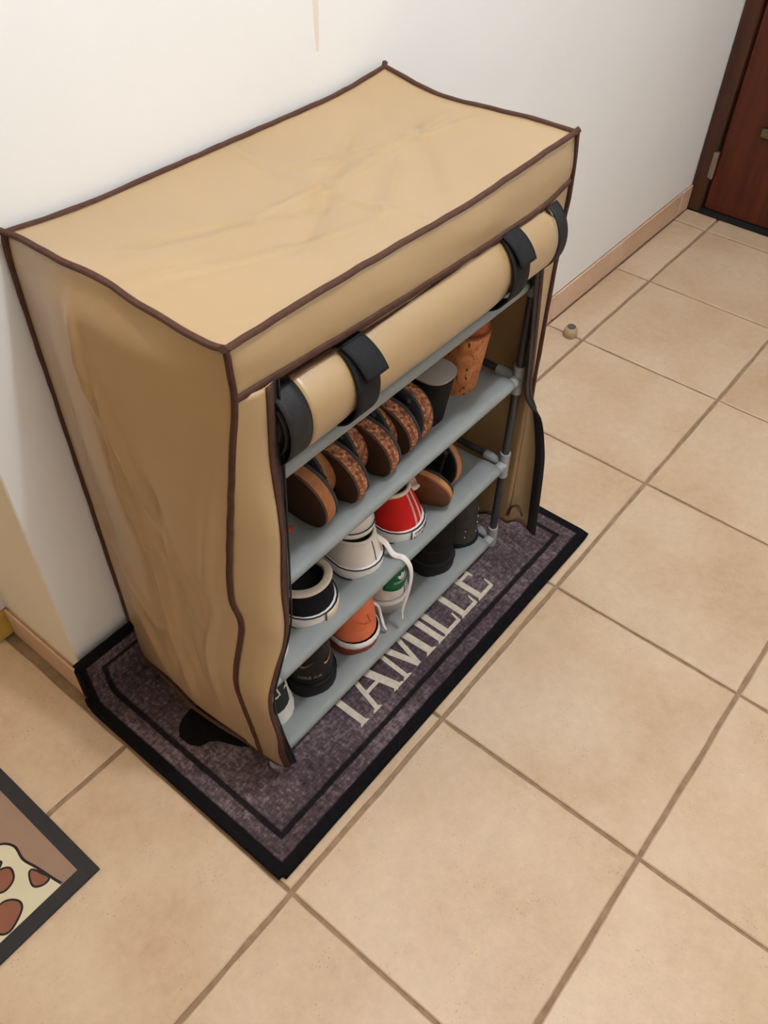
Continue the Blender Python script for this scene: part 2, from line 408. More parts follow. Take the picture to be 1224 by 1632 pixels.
# trim of the passage opening at far left
tr = struct(MB().box((0.010, 0.658, 1.03), (0.030, 0.058, 1.94), 0.004).build('trim_1', M['white_rubber'], smooth=True), 'white door casing at the left edge')
MB().box((0.004, 0.658, 0.030), (0.044, 0.060, 0.058), 0.002).build('base_block', M['ochre'], tr)

# dark door at right
dr = bpy.data.objects.new('door_1', None); scn.collection.objects.link(dr); dr.location = (2.09, 0, 0); struct(dr, 'dark red brown wooden door at the right edge')
def inroot(o, root): o.location = -Vector(root.location); return o
inroot(MB().box((2.105, 0.4135, 1.07), (0.05, 0.041, 2.14), 0.004).build('frame', M['door_frame'], dr), dr)
inroot(MB().box((2.105, -0.40, 1.07), (0.05, 0.041, 2.14), 0.004).build('frame', M['door_frame'], dr), dr)
inroot(MB().box((2.105, 0.007, 2.12), (0.05, 0.77, 0.041), 0.004).build('frame', M['door_frame'], dr), dr)
inroot(MB().box((2.116, 0.007, 1.05), (0.036, 0.765, 2.084), 0.003).build('leaf', M['door'], dr), dr)
for zc, hh in ((0.52, 0.62), (1.5, 0.95)):
    inroot(MB().box((2.0975, 0.007, zc), (0.008, 0.52, hh), 0.004).build('panel', M['door'], dr), dr)
inroot(MB().box((2.1, 0.007, 0.0045), (0.05, 0.77, 0.006)).build('gap_shade', M['black_rubber'], dr), dr)  # black strip in place of the shade in the gap under the leaf
hg = MB(); hg.tube([(2.083, 0.3885, 0.098), (2.083, 0.3885, 0.172)], 0.0045); hg.box((2.0805, 0.3945, 0.135), (0.003, 0.008, 0.07))
inroot(hg.build('hinge', M['steel'], dr), dr)
pl = MB(); pl.box((2.090, 0.265, 0.247), (0.008, 0.07, 0.026), 0.003); pl.tube([(2.084, 0.285, 0.247), (2.090, 0.285, 0.247)], 0.006)
inroot(pl.build('brass_plate', M['brass'], dr), dr)

# ------------------------------------------------------------------ rug
RX0, RX1, RY0 = 0.007, 0.801, 0.022
rug = thing('rug', 'dark grey rectangular rug with cream lettering and black binding under the shoe rack', 'rug', (0.404, 0.22, 0))
def rug_pt(s, t, h):        # s along x (m), t across (m, 0 = room side), h height above underside
    rc = 0.022; flat = YW - 0.004 - RY0 - rc
    x = RX0 + s
    nz = 0.0012 * noise.noise(Vector((s * 9, t * 9, 1)))
    if t <= flat: p = (x, RY0 + t, 0.0008 + h + nz)
    elif t <= flat + rc * math.pi / 2:
        a = (t - flat) / rc; r = rc - h; p = (x, RY0 + flat + math.sin(a) * r, 0.0008 + rc - math.cos(a) * r)
    else:
        e = t - flat - rc * math.pi / 2; p = (x, RY0 + flat + rc - h, 0.0008 + rc + e)
    return Vector(p)
TH = 0.0075
def rug_body():
    nu, nv = 80, 60; me_v = []; uv = []; m = MB()
    for j in range(nv + 1):
        for i in range(nu + 1):
            s, t = 0.794 * i / nu, 0.5 * j / nv
            me_v.append(rug_pt(s, t, TH)); uv.append((s, t))
    b0 = m.verts(me_v); b1 = m.verts([rug_pt(0.794 * i / nu, 0.5 * j / nv, 0.0) for j in range(nv + 1) for i in range(nu + 1)])
    for j in range(nv):
        for i in range(nu):
            a = j * (nu + 1) + i; m.f.append((b0 + a, b0 + a + 1, b0 + a + nu + 2, b0 + a + nu + 1)); m.f.append((b1 + a, b1 + a + nu + 1, b1 + a + nu + 2, b1 + a + 1))
    o = m.build('pile', M['rug'], rug); o.location = -Vector(rug.location)
    l = o.data.uv_layers.new(name='flat'); n = len(uv)
    for lp in o.data.loops: l.data[lp.index].uv = uv[lp.vertex_index % n]
rug_body()
bd = MB(); path = []
for k in range(60): path.append(rug_pt(0.794 * k / 60, 0.0, TH / 2))
for k in range(50): path.append(rug_pt(0.794, 0.5 * k / 50, TH / 2))
for k in range(60): path.append(rug_pt(0.794 * (1 - k / 60), 0.5, TH / 2))
for k in range(51): path.append(rug_pt(0.0, 0.5 * (1 - k / 50), TH / 2))
bd.tube(path, 0.0072, 8, flat=0.62)
inroot(bd.build('binding', M['bind'], rug), rug)
RZ = 0.0008 + TH + 0.0008
def flat_poly(name, polys, z, m, root, th=0.0006):
    b = MB()
    for k, p in enumerate(polys): b.prism(p, z - th, z + k * .00012)
    return inroot(b.build(name, m, root, smooth=False), root)
def bar(a, b, w0, w1=None):
    w1 = w1 or w0; a, b = Vector(a), Vector(b); d = (b - a).normalized(); n = Vector((-d.y, d.x))
    return [tuple(a - n * w0 / 2), tuple(b - n * w1 / 2), tuple(b + n * w1 / 2), tuple(a + n * w0 / 2)]
BL, TP = 0.081, 0.186                   # baseline and top of the letters
def serif(x, y, w): return [(x - w / 2, y), (x + w / 2, y), (x + w * .32, y + .004), (x - w * .32, y + .004)]
def serif_t(x, y, w): return [(x - w / 2, y), (x + w / 2, y), (x + w * .32, y - .004), (x - w * .32, y - .004)]
def stem(x): return [bar((x, BL), (x, TP), .0112), serif(x, BL, .0195), serif_t(x, TP, .0195)]
def let_F(x): return stem(x) + [bar((x, TP - .003), (x + .045, TP - .003), .007), bar((x, .142), (x + .032, .142), .006), [(x + .04, TP), (x + .048, TP), (x + .048, TP - .02), (x + .044, TP - .02)]]
def let_A(x0, x1):
    c = (x0 + x1) / 2
    return [bar((x0, BL), (c, TP), .008), bar((x1, BL), (c, TP), .014), bar((x0 + .011, .113), (x1 - .011, .113), .006), serif(x0, BL, .02), serif(x1, BL, .026)]
def let_M(x0, x1):
    c = (x0 + x1) / 2
    return [bar((x0, BL), (x0 + .005, TP), .008), bar((x0 + .004, TP), (c, BL + .002), .013, .010), bar((c, BL + .002), (x1 - .004, TP), .008), bar((x1, BL), (x1 - .005, TP), .013), serif(x0, BL, .02), serif(x1, BL, .026)]
def let_L(x): return stem(x) + [bar((x, BL + .0035), (x + .030, BL + .0035), .0065), [(x + .028, BL), (x + .034, BL + .001), (x + .0365, BL + .021), (x + .0335, BL + .020)]]
def let_E(x): return let_L(x) + [bar((x, .131), (x + .026, .131), .006), [(x + .024, .122), (x + .029, .121), (x + .029, .142), (x + .024, .141)], bar((x, TP - .003), (x + .036, TP - .003), .007), [(x + .034, TP), (x + .041, TP), (x + .041, TP - .02), (x + .037, TP - .018)]]
for nm, polys in (('F', let_F(.249)), ('A', let_A(.279, .331)), ('M', let_M(.353, .415)), ('I', stem(.444)), ('L', let_L(.462)), ('L', let_L(.510)), ('E', let_E(.558))):
    o = flat_poly('letter', polys, RZ, M['rug_letter'], rug)
    o['label'] = 'cream printed letter ' + nm
blob = [(.056, .278), (.066, .290), (.078, .297), (.095, .300), (.118, .296), (.15, .28), (.17, .24), (.16, .19), (.13, .175), (.114, .180), (.1, .2), (.088, .228), (.078, .238), (.064, .243), (.056, .258)]
flat_poly('silhouette', [blob], RZ, M['rug_black'], rug)

# ------------------------------------------------------------------ doormat
dm = thing('doormat', 'printed doormat with charcoal rim and cream spotted animal figure at left edge', 'doormat', (-0.44, 0.42, 0))
X1, Y0, X0, Y1 = -0.14, 0.216, -0.74, 0.616
flat_poly('backing', [[(X0 + .003, Y0 + .003), (X1 - .003, Y0 + .003), (X1 - .003, Y1 - .003), (X0 + .003, Y1 - .003)]], 0.0046, M['mat_brown'], dm, 0.0042)
r = MB()
def rect(e, z): return [(X0 + e, Y0 + e, z), (X1 - e, Y0 + e, z), (X1 - e, Y1 - e, z), (X0 + e, Y1 - e, z)]
r.ring_loft([rect(.02, .0042), rect(.02, .0054), rect(.0008, .0054), rect(0, .0046), rect(0, .0004), rect(.02, .0004)])
inroot(r.build('rim', M['mat_rim'], dm), dm)
def grow(poly, e):
    n = len(poly); P = [Vector(p) for p in poly]; out = []
    for k in range(n):
        d = (P[(k + 1) % n] - P[k - 1]).normalized(); out.append(tuple(P[k] + Vector((d.y, -d.x)) * e))
    a = sum(P[k - 1].x * P[k].y - P[k].x * P[k - 1].y for k in range(n))
    return out if a > 0 else [tuple(P[k] * 2 - Vector(out[k])) for k in range(n)]
body = [(-.186, .2365), (-.1885, .250), (-.194, .280), (-.199, .303), (-.196, .326), (-.204, .341), (-.214, .343), (-.222, .334), (-.216, .322), (-.226, .316), (-.24, .325), (-.27, .34), (-.32, .345), (-.36, .31), (-.37, .2365), (-.30, .2365), (-.23, .2365), (-.19, .2365)]
def rounded(poly, keep=0):
    n = len(poly); P = [Vector((*q, 0)) for q in poly]; out = []
    for i in range(n):
        p0, p1, p2, p3 = P[i - 1], P[i], P[(i + 1) % n], P[(i + 2) % n]
        for k in range(5):
            t = k / 5; q = 0.5 * ((2 * p1) + (p2 - p0) * t + (2 * p0 - 5 * p1 + 4 * p2 - p3) * t * t + (3 * p1 - p0 - 3 * p2 + p3) * t ** 3); out.append((q.x, max(q.y, .2365)))
    return out
body = rounded(body)
flat_poly('figure_outline', [grow(body, .0036)], 0.0049, M['mat_line'], dm)
flat_poly('figure', [body], 0.0053, M['mat_cream'], dm)
for sp in ([(-.199, .282), (-.1945, .270), (-.191, .257), (-.200, .256), (-.208, .263), (-.205, .275)], [(-.216, .305), (-.222, .291), (-.238, .288), (-.248, .302), (-.236, .314), (-.224, .313)], [(-.234, .262), (-.238, .250), (-.262, .240), (-.272, .252), (-.262, .272), (-.245, .274)], [(-.30, .30), (-.31, .275), (-.335, .28), (-.33, .305)]):
    sp = rounded(sp); flat_poly('spot_outline', [grow(sp, .0028)], 0.0055, M['mat_line'], dm); flat_poly('spot', [sp], 0.0057, M['mat_spot'], dm)

# ------------------------------------------------------------------ door stop
ds = thing('door_stop', 'small beige dome with dark grey felt top on the floor by the wall', 'door stop', (1.327, 0.364, 0))
prof = [(.0145, .0003), (.0165, .004), (.0165, .012), (.0145, .019), (.011, .023), (.0085, .0245)]
def lathe(prof, n=20): 
    m = MB(); m.ring_loft([[(r_ * math.cos(2 * math.pi * k / n), r_ * math.sin(2 * math.pi * k / n), z) for k in range(n)] for r_, z in prof], cap0=True, cap1=True); return m
lathe(prof).build('body', M['stop'], ds)
lathe([(.0095, .0235), (.0098, .026), (.007, .0275)]).build('cap', M['stop_top'], ds)

# ------------------------------------------------------------------ shoe rack
PX0, PX1, PYF, PYB = 0.126, 0.668, 0.1395, 0.405
def post_x(x, y, z): return x - .010 * (1 - z / .72) if x == PX0 and y == PYF else x      # the left front post leans out at its foot
ZR = [0.027, 0.206, 0.380, 0.549]
ZTOP = 0.706
rack = thing('shoe_rack', 'open tubular shoe rack with four grey fabric shelves under the tan cover', 'shoe rack', ((PX0 + PX1) / 2, (PYF + PYB) / 2, 0.0))
for x in (PX0, PX1):
    for y in (PYF, PYB):
        inroot(MB().tube([(post_x(x, y, .03), y, 0.03), (x, y, ZTOP)], 0.0062, 12, up=(0, 1, 0)).build('post', M['tube'], rack), rack)
        for k, z in enumerate(ZR + [ZTOP]):
            lo, hi = (z - 0.0185, z + 0.026) if k == 0 else (z - 0.026, z + 0.024) if k < 4 else (z - 0.03, z + 0.007)
            j = MB(); q = post_x(x, y, z); j.tube([(post_x(x, y, lo), y, lo), (post_x(x, y, hi), y, hi)], 0.0088, 12, up=(0, 1, 0))
            sy = 1 if y == PYF else -1; sx = 1 if x == PX0 else -1
            j.tube([(q, y, z), (q + (PX0 - q) * .13 if x == PX0 else q, y + sy * 0.036, z)], 0.0084, 12); j.tube([(q, y, z), (q + sx * 0.022, y, z)], 0.0086, 12)
            inroot(j.build('connector', M['joint'], rack), rack)
for z in ZR + [ZTOP]:
    for x in (PX0, PX1):
        inroot(MB().tube([(post_x(x, PYF, z), PYF + .01, z), (x, PYB - .01, z)], 0.0058, 12).build('side_bar', M['tube'], rack), rack)
for y in (PYF, PYB):
    inroot(MB().tube([(PX0 + .018, y, ZTOP), (PX1 - .018, y, ZTOP)], 0.0058, 12).build('top_rail', M['tube'], rack), rack)
def shelf(z, k):
    x0, x1 = post_x(PX0, PYF, z) + .021, PX1 - .021; r = 0.0085; n = 40
    rings = []
    for i in range(n + 1):
        x = x0 + (x1 - x0) * i / n; p = []
        for q in range(10):      # front sleeve, from below the tube round the front to the top
            a = math.radians(-60 - 210 * q / 9); p.append((x, PYF + r * math.cos(a), z + r * math.sin(a)))
        ey = math.sin(math.pi * i / n)
        for q in range(1, 16):
            t = q / 16; y = PYF + (PYB - PYF) * t
            dz = -0.0115 * (.35 + .65 * ey ** .35) * min(1, 5.5 * min(t, 1 - t)) + 0.0009 * noise.noise(Vector((x * 22, y * 22, k * 3)))
            p.append((x, y, z + r + dz * (1 if t > .08 else 0)))
        for q in range(10):
            a = math.radians(90 - 210 * q / 9); p.append((x, PYB + r * math.cos(a), z + r * math.sin(a)))
        rings.append(p)
    m = MB(); m.ring_loft(rings, closed=False)
    inroot(m.build('shelf', M['shelf'], rack, solid=0.0012, offset=0), rack)
    # tube inside the sleeve, showing at its ends
    for y in (PYF, PYB):
        inroot(MB().tube([(post_x(PX0, y, z) + .012, y, z), (PX1 - .012, y, z)], 0.0066, 12).build('rail', M['tube'], rack), rack)
for k, z in enumerate(ZR): shelf(z, k)
SZ = [z - 0.002 for z in ZR]

# ------------------------------------------------------------------ fabric cover
cov = thing('fabric_cover', 'tan fabric cover with brown piping over the shoe rack', 'cover', (0.4, 0.275, 0))
def cpart(mb, name, m, **kw): return inroot(mb.build(name, m, cov, **kw), cov)
BLt, FLt, FRt, BRt = (.113, .426, .739), (.117, .125, .743), (.680, .126, .741), (.689, .422, .741)
eB = Curve([BLt, (.199, .426, .732), (.327, .426, .731), (.464, .426, .730), (.601, .426, .730), BRt])
eL = Curve([BLt, (.115, .40, .741), (.112, .34, .745), (.115, .281, .746), (.118, .234, .738), (.116, .15, .739), FLt])
eF = Curve([FLt, (.209, .126, .742), (.313, .127, .739), (.457, .126, .735), (.564, .126, .738), FRt])
eR = Curve([BRt, (.684, .335, .731), (.683, .248, .735), (.683, .185, .739), FRt])
topf = coons(eB, eF, eL, eR)
def top_pt(u, v):
    p = topf(u, v); k = math.sin(math.pi * u) ** .7 * math.sin(math.pi * v) ** .7
    d = -0.007 * k + 0.003 * noise.noise(Vector((u * 3.1, v * 2.2, 2.0))) * k
    for a, b, wd, am in (((.22, .5), (.95, .45), .02, .0035), ((.3, .75), (.8, .2), .03, -.004), ((.06, .55), (.45, .8), .018, .003), ((.45, .85), (.75, .5), .025, .0035), ((.1, .35), (.5, .6), .02, -.003), ((.55, .3), (.98, .6), .02, .003), ((.5, .02), (.52, .98), .012, .002), ((.62, .9), (.9, .35), .016, -.0028)):
        d += ridge(u, v, a, b, wd * .8, am * 1.25) * min(1, k * 2)
    return p + Vector((0, 0, d))
cpart(MB().grid(top_pt, 90, 50), 'top_panel', M['cloth'], solid=0.0012, angle=180)
# front band
bB = Curve([(.1175, .123, .691), (.203, .122, .687), (.312, .121, .681), (.44, .121, .676), (.58, .122, .672), (.63, .123, .673), (.682, .123, .683)])
lv = Curve([FLt, (.1165, .123, .718), (.1175, .123, .691)]); rv = Curve([FRt, (.682, .123, .712), (.682, .123, .683)])
bandf = coons(eF, bB, lv, rv)
cpart(MB().grid(lambda u, v: bandf(u, v) + Vector((0, -0.004 * math.sin(math.pi * v) * math.sin(math.pi * u) ** .5 + 0.0022 * noise.noise(Vector((u * 7, v * 2, 9))) * math.sin(math.pi * v), 0)), 70, 10), 'front_band', M['cloth'], solid=0.0012, angle=180)
# left side panel
cBackL = Curve([BLt, (.1105, .427, .70), (.111, .427, .5), (.1115, .427, .30), (.112, .427, .062)])
seamL = Curve([FLt, (.1175, .123, .691), (.112, .125, .649), (.1, .137, .522), (.094, .146, .42), (.0975, .141, .363), (.09, .160, .24), (.098, .153, .11), (.104, .153, .040)])
hemL = Curve([(.112, .427, .062), (.105, .405, .034), (.097, .337, .048), (.09, .278, .052), (.088, .228, .066), (.092, .19, .068), (.098, .167, .058), (.104, .153, .040)])
sideL = coons(eL, hemL, cBackL, seamL)
def sl(u, v):
    p = sideL(u, v); k = math.sin(math.pi * u) ** .6 * math.sin(math.pi * min(1, v)) ** .5
    d = -0.009 * k - 0.013 * math.sin(math.pi * u) * ss(0, .07, v) * (1 - ss(.12, .45, v)) + 0.014 * math.sin(math.pi * u) * ss(.3, .65, v) * (1 - ss(.8, 1, v) * .6)
    for a, b, wd, am in (((.36, .05), (.50, .45), .020, -.010), ((.50, .45), (.60, .98), .022, -.009), ((.42, .18), (.46, .95), .03, .009), ((.44, .16), (.80, .62), .022, -.008), ((.93, .25), (.80, .9), .025, -.007), ((.05, .58), (.45, .80), .025, -.006), ((.15, .15), (.12, .9), .05, .005), ((.62, .30), (.70, .85), .03, .008), ((.2, .75), (.40, .98), .03, -.007)):
        d += ridge(u, v, a, b, wd, am) * min(1, k * 1.6)
    d += 0.003 * noise.noise(Vector((u * 4, v * 5, 5))) * k
    x = p.x + d; lim = .1135 if abs(p.y - PYF) > .03 or p.z > .6 else .1135 - .02 * (1 - p.z / .72)
    lim = max(lim, p.x + .0006)
    if x > lim - .004 and d > 0: x = lim - .004 * math.exp((lim - .004 - x) / .004)
    return Vector((x, p.y, p.z))
cpart(MB().grid(sl, 60, 90), 'side_panel', M['cloth'], solid=0.0012, angle=180)
# left front strip, curling forward at its foot
zipL = Curve([(.163, .1205, .687), (.160, .120, .576), (.1545, .120, .42), (.1475, .119, .33), (.1195, .112, .2825), (.0965, .106, .238), (.103, .106, .16), (.1265, .1135, .026)])
seamL2 = Curve([(.1175, .123, .691), (.112, .125, .649), (.1, .137, .522), (.094, .146, .42), (.0975, .141, .363), (.09, .160, .24), (.098, .153, .11), (.104, .153, .040)])
tS = Curve([(.1175, .123, .691), (.163, .1205, .687)]); bS = Curve([(.104, .153, .040), (.112, .124, .030), (.1265, .1135, .026)])
stripL = coons(tS, bS, seamL2, zipL)
def SL(u, v):
    return stripL(u, v) + Vector((0, -(0.004 + 0.012 * ss(.1, .3, v) * (1 - ss(.8, .95, v))) * math.sin(math.pi * u) ** .8 + 0.003 * noise.noise(Vector((u * 2, v * 7, 3))) * math.sin(math.pi * u), 0))
cpart(MB().grid(SL, 16, 90), 'front_strip', M['cloth'], solid=0.0012, angle=180)
# right side panel and right strip
cBackR = Curve([BRt, (.690, .424, .5), (.690, .425, .045)])
seamR = Curve([FRt, (.682, .123, .683), (.683, .124, .615), (.684, .125, .50), (.688, .126, .36), (.692, .127, .2), (.691, .126, .055)])
hemR = Curve([(.690, .425, .045), (.692, .30, .04), (.690, .2, .036), (.691, .165, .052), (.691, .126, .055)])
sideR = coons(eR, hemR, cBackR, seamR)
cpart(MB().grid(lambda u, v: sideR(u, v) + Vector((0.008 * math.sin(math.pi * u) * math.sin(math.pi * v) + 0.006 * noise.noise(Vector((u * 4, v * 6, 8))) * math.sin(math.pi * u) * math.sin(math.pi * v), 0, 0)), 40, 60), 'side_panel', M['cloth'], solid=0.0012, angle=180)
zipR = Curve([(.624, .122, .674), (.643, .122, .551), (.657, .121, .443), (.668, .120, .36), (.686, .106, .318), (.692, .094, .26), (.692, .086, .206), (.691, .076, .063)])
seamR2 = Curve([(.682, .123, .683), (.683, .124, .615), (.684, .125, .50), (.688, .126, .36), (.692, .127, .2), (.691, .126, .055)])
tR = Curve([(.682, .123, .683), (.624, .122, .674)]); bR = Curve([(.691, .126, .055), (.698, .108, .066), (.691, .076, .063)])
stripR = coons(tR, bR, seamR2, zipR)
cpart(MB().grid(lambda u, v: stripR(u, v), 12, 60), 'front_strip', M['cloth'], solid=0.0012, angle=180)
cpart(MB().grid(lambda u, v: Vector((.113 + .577 * u, .4265 - 0.0005, 0)) + Vector((0, 0, eB(u).z * (1 - v) + .05 * v)), 24, 24), 'back_panel', M['cloth'], solid=0.0012, angle=180)
# piping along every seam
def piping(curve, n=60, r=0.0038, off=(0, 0, 0), flat=.75, up=(0, 0, 1), wob=0.0008, jit=1):
    pts = []
    for i in range(n + 1):
        p = curve(i / n) + Vector(off); pts.append(p + Vector((noise.noise(p * 40 + Vector((jit, 0, 0))), noise.noise(p * 40 + Vector((0, 7 + jit, 0))), noise.noise(p * 40 + Vector((0, 0, 3 + jit))))) * wob)
    return cpart(MB().tube(pts, r, 8, flat=flat, up=up), 'piping', M['pipe'])
piping(eB, off=(0, 0, .001)); piping(eL, off=(-.001, 0, .001), jit=4); piping(eF, off=(0, -.001, .001), jit=5); piping(eR, off=(.001, 0, .001), jit=6)
piping(bB, off=(0, -.0015, 0), r=.004, flat=.6, up=(0, 1, 0), jit=8)
piping(cBackL, off=(-.002, 0, 0), up=(1, 0, 0), r=.0042)
piping(seamL, off=(-.0012, -.0012, 0), up=(1, 0, 0), n=90); piping(seamR, off=(.0048, -.001, 0), up=(1, 0, 0))
piping(hemL, off=(-.0005, 0, 0), r=.0026); piping(bS, r=.0026); piping(hemR, r=.003); piping(bR, r=.003)
cBR2 = Curve([BRt, (.690, .425, .5), (.690, .425, .045)]); piping(cBR2, up=(1, 0, 0))
# nubs where the piping meets at the corners
for c in (BLt, FLt, FRt, BRt):
    d = Vector((c[0] - .4, c[1] - .275, 0)).normalized() * .006
    cpart(MB().tube([Vector(c), Vector(c) + d * .7 + Vector((0, 0, .003)), Vector(c) + d + Vector((0, 0, .004))], .0038, 8), 'piping', M['pipe'])
# zip edges: brown fold and black tape
def edge_strip(S, a, b, name, m, n=90, off=0.0, v0=0.0, v1=1.0):
    def f(u, v):
        v = v0 + (v1 - v0) * v; w = (S(1, v) - S(0, v)).length; e = a + (b - a) * u
        k = 1 - max(e, 0) / w; p = S(k, v); q = S(max(0, k - .05), v); d = (S(1, v) - S(.93, v)).normalized()
        if e < 0: p = p + d * -e
        t = S(k, min(1, v + .01)) - S(k, max(0, v - .01)); nn = (p - q if (p - q).length > 1e-6 else d).cross(t).normalized()
        if abs(nn.y) > .15 and nn.y > 0: nn = -nn
        return p + nn * off
    return cpart(MB().grid(f, 3, n), name, m, solid=0.0015, angle=180)
SR = lambda u, v: stripR(u, v)
edge_strip(SL, .0055, .0145, 'binding_tape', M['pipe'], off=.0016)
edge_strip(SL, -.006, .006, 'zip_tape', M['zip'], off=.0006)
edge_strip(SR, .0045, .0125, 'binding_tape', M['pipe'], off=.0016, v1=.58)
edge_strip(SR, -.008, .0045, 'zip_tape', M['zip'], off=.0006, v1=.55)
edge_strip(SR, -.008, .008, 'zip_tape', M['zip'], off=.0004, v0=.545)
edge_strip(SR, -.006, .010, 'zip_tape', M['zip'], off=-.0016, v0=.545)
cpart(MB().tube([zipL(k / 90) + Vector((.0035, -.0022, 0)) for k in range(91)], .0013, 6, up=(1, 0, 0)), 'zip_teeth', M['black_leather'])
# small tie loop inside the right strip
lp = smooth_path([(.689, .127, .075), (.686, .122, .098), (.684, .112, .112), (.684, .103, .108), (.686, .098, .096)], 6)
cpart(MB().tube(lp, .004, 8, flat=.4), 'tie_loop', M['pipe'])

# rolled-up door of the cover
RCY, RCZ = .1365, .6215
def roll_sec(x, th, grow=0.0):
    turns = th / (2 * math.pi); k = 0.30 + 0.70 * turns / 3.0
    ry, rz = (.036 + grow) * k, (.0465 + grow) * k
    pinch = 1 - .05 * (math.exp(-((x - .272) / .02) ** 2) + math.exp(-((x - .545) / .02) ** 2)) * (1 if turns > 2 else 0)
    lump = 1 + .05 * noise.noise(Vector((x * 9, math.cos(th), math.sin(th)))) * (1 if grow == 0 else .6)
    return Vector((x, RCY - ry * pinch * lump * math.cos(th), RCZ + (x - .4) * .0 + rz * pinch * lump * math.sin(th)))
TH0, TH1 = 0.0, 3 * 2 * math.pi + math.pi * .55 - .0
def roll(x0, x1, n, name, m, grow=0.0, th0=TH0, par=None):
    f = lambda u, v: roll_sec(x0 + (x1 - x0) * v, th0 + (TH1 - .35 - th0) * u, grow)
    return cpart(MB().grid(f, 150, n), name, m, solid=0.0013, angle=180)
def ref(x): return x
rf = roll(.190, .636, 60, 'rolled_flap', M['cloth'])
roll(.160, .189, 4, 'zip_tape', M['zip'])
roll(.637, .657, 4, 'zip_tape', M['zip'], 0.001)
# cloth joining the roll to the band above
cpart(MB().grid(lambda u, v: Vector((.185 + .45 * u, .127 + .010 * v, .678 - .012 * v + .004 * math.sin(u * 9) * v)), 24, 4), 'flap_header', M['cloth'], solid=0.0012)
piping(Curve([(.185, .1235, .6755), (.3, .1235, .6675), (.45, .1235, .6665), (.62, .1235, .663)]), r=.0022)
# touch-and-close straps
def roll_out(x, a, g):       # outer surface of the roll, a measured from the front upwards
    kk = 1.04
    return Vector((x, RCY - (.036 * kk + g) * math.cos(a), RCZ + (.0465 * kk + g) * math.sin(a)))
def strap(x, wd):
    def f(u, v):
        a = math.radians(88 - 175 * v); p = roll_out(x + wd * (u - .5), a, .0032); return p
    return cpart(MB().grid(f, 4, 30), 'strap', M['strap'], solid=0.0018, angle=180)
def strap_tab(x, wd, tilt):
    def f(u, v):
        a = math.radians(80 - 62 * v); p = roll_out(x + wd * (u - .5) + tilt * v, a, .0062 + .004 * v); 
        if v < .12: p.y = min(p.y, .1185)
        return p
    return cpart(MB().grid(f, 4, 14), 'strap_tab', M['strap'], solid=0.0018, angle=180)
strap(.268, .034); strap_tab(.266, .033, .010)
strap(.548, .034); strap_tab(.545, .032, .008)
cpart(MB().tube([(.628, .121, .672), (.634, .117, .660), (.645, .108, .650)], .005, 8, flat=.5), 'zip_tape', M['zip'])

# ------------------------------------------------------------------ shoes
def halfw(t, W, L, r):
    y = t * L
    base = lerpt([(0, r), (.1, r), (.3, r * .98), (.5, W * .41), (.68, W * .5), (.8, W * .47), (.9, W * .36), (.97, W * .2), (1, 0)], t)
    if y < r: base = min(base, math.sqrt(max(0, r * r - (r - y) ** 2)) * base / r)
    return base
def outline(L, W, r, n=22):
    A = [math.pi * k / n for k in range(n + 1)]
    right = []
    for a in A:
        t = (1 - math.cos(a)) / 2; hw = halfw(t, W, L, r)
        if t > .85: hw = W * .44 * math.sqrt(max(0, 1 - ((t - .85) / .15) ** 2))
        right.append((hw, t * L, t))
    left = [(-x, y, t) for x, y, t in reversed(right[1:-1])]
    return right + left                       # heel centre first, up the right side, round the toe and back
def text_mesh(s, size, squeeze=1.0):
    c = bpy.data.curves.new('txt', 'FONT'); c.body = s; c.size = size; c.align_x = 'CENTER'; c.align_y = 'CENTER'; c.resolution_u = 3
    o = bpy.data.objects.new('txt', c); scn.collection.objects.link(o)
    bpy.context.view_layer.update()
    me = bpy.data.meshes.new_from_object(o.evaluated_get(bpy.context.evaluated_depsgraph_get()))
    v = [(p.co.x * squeeze, p.co.y) for p in me.vertices]; f = [tuple(p.vertices) for p in me.polygons]
    bpy.data.objects.remove(o); bpy.data.curves.remove(c); bpy.data.meshes.remove(me)
    return v, f

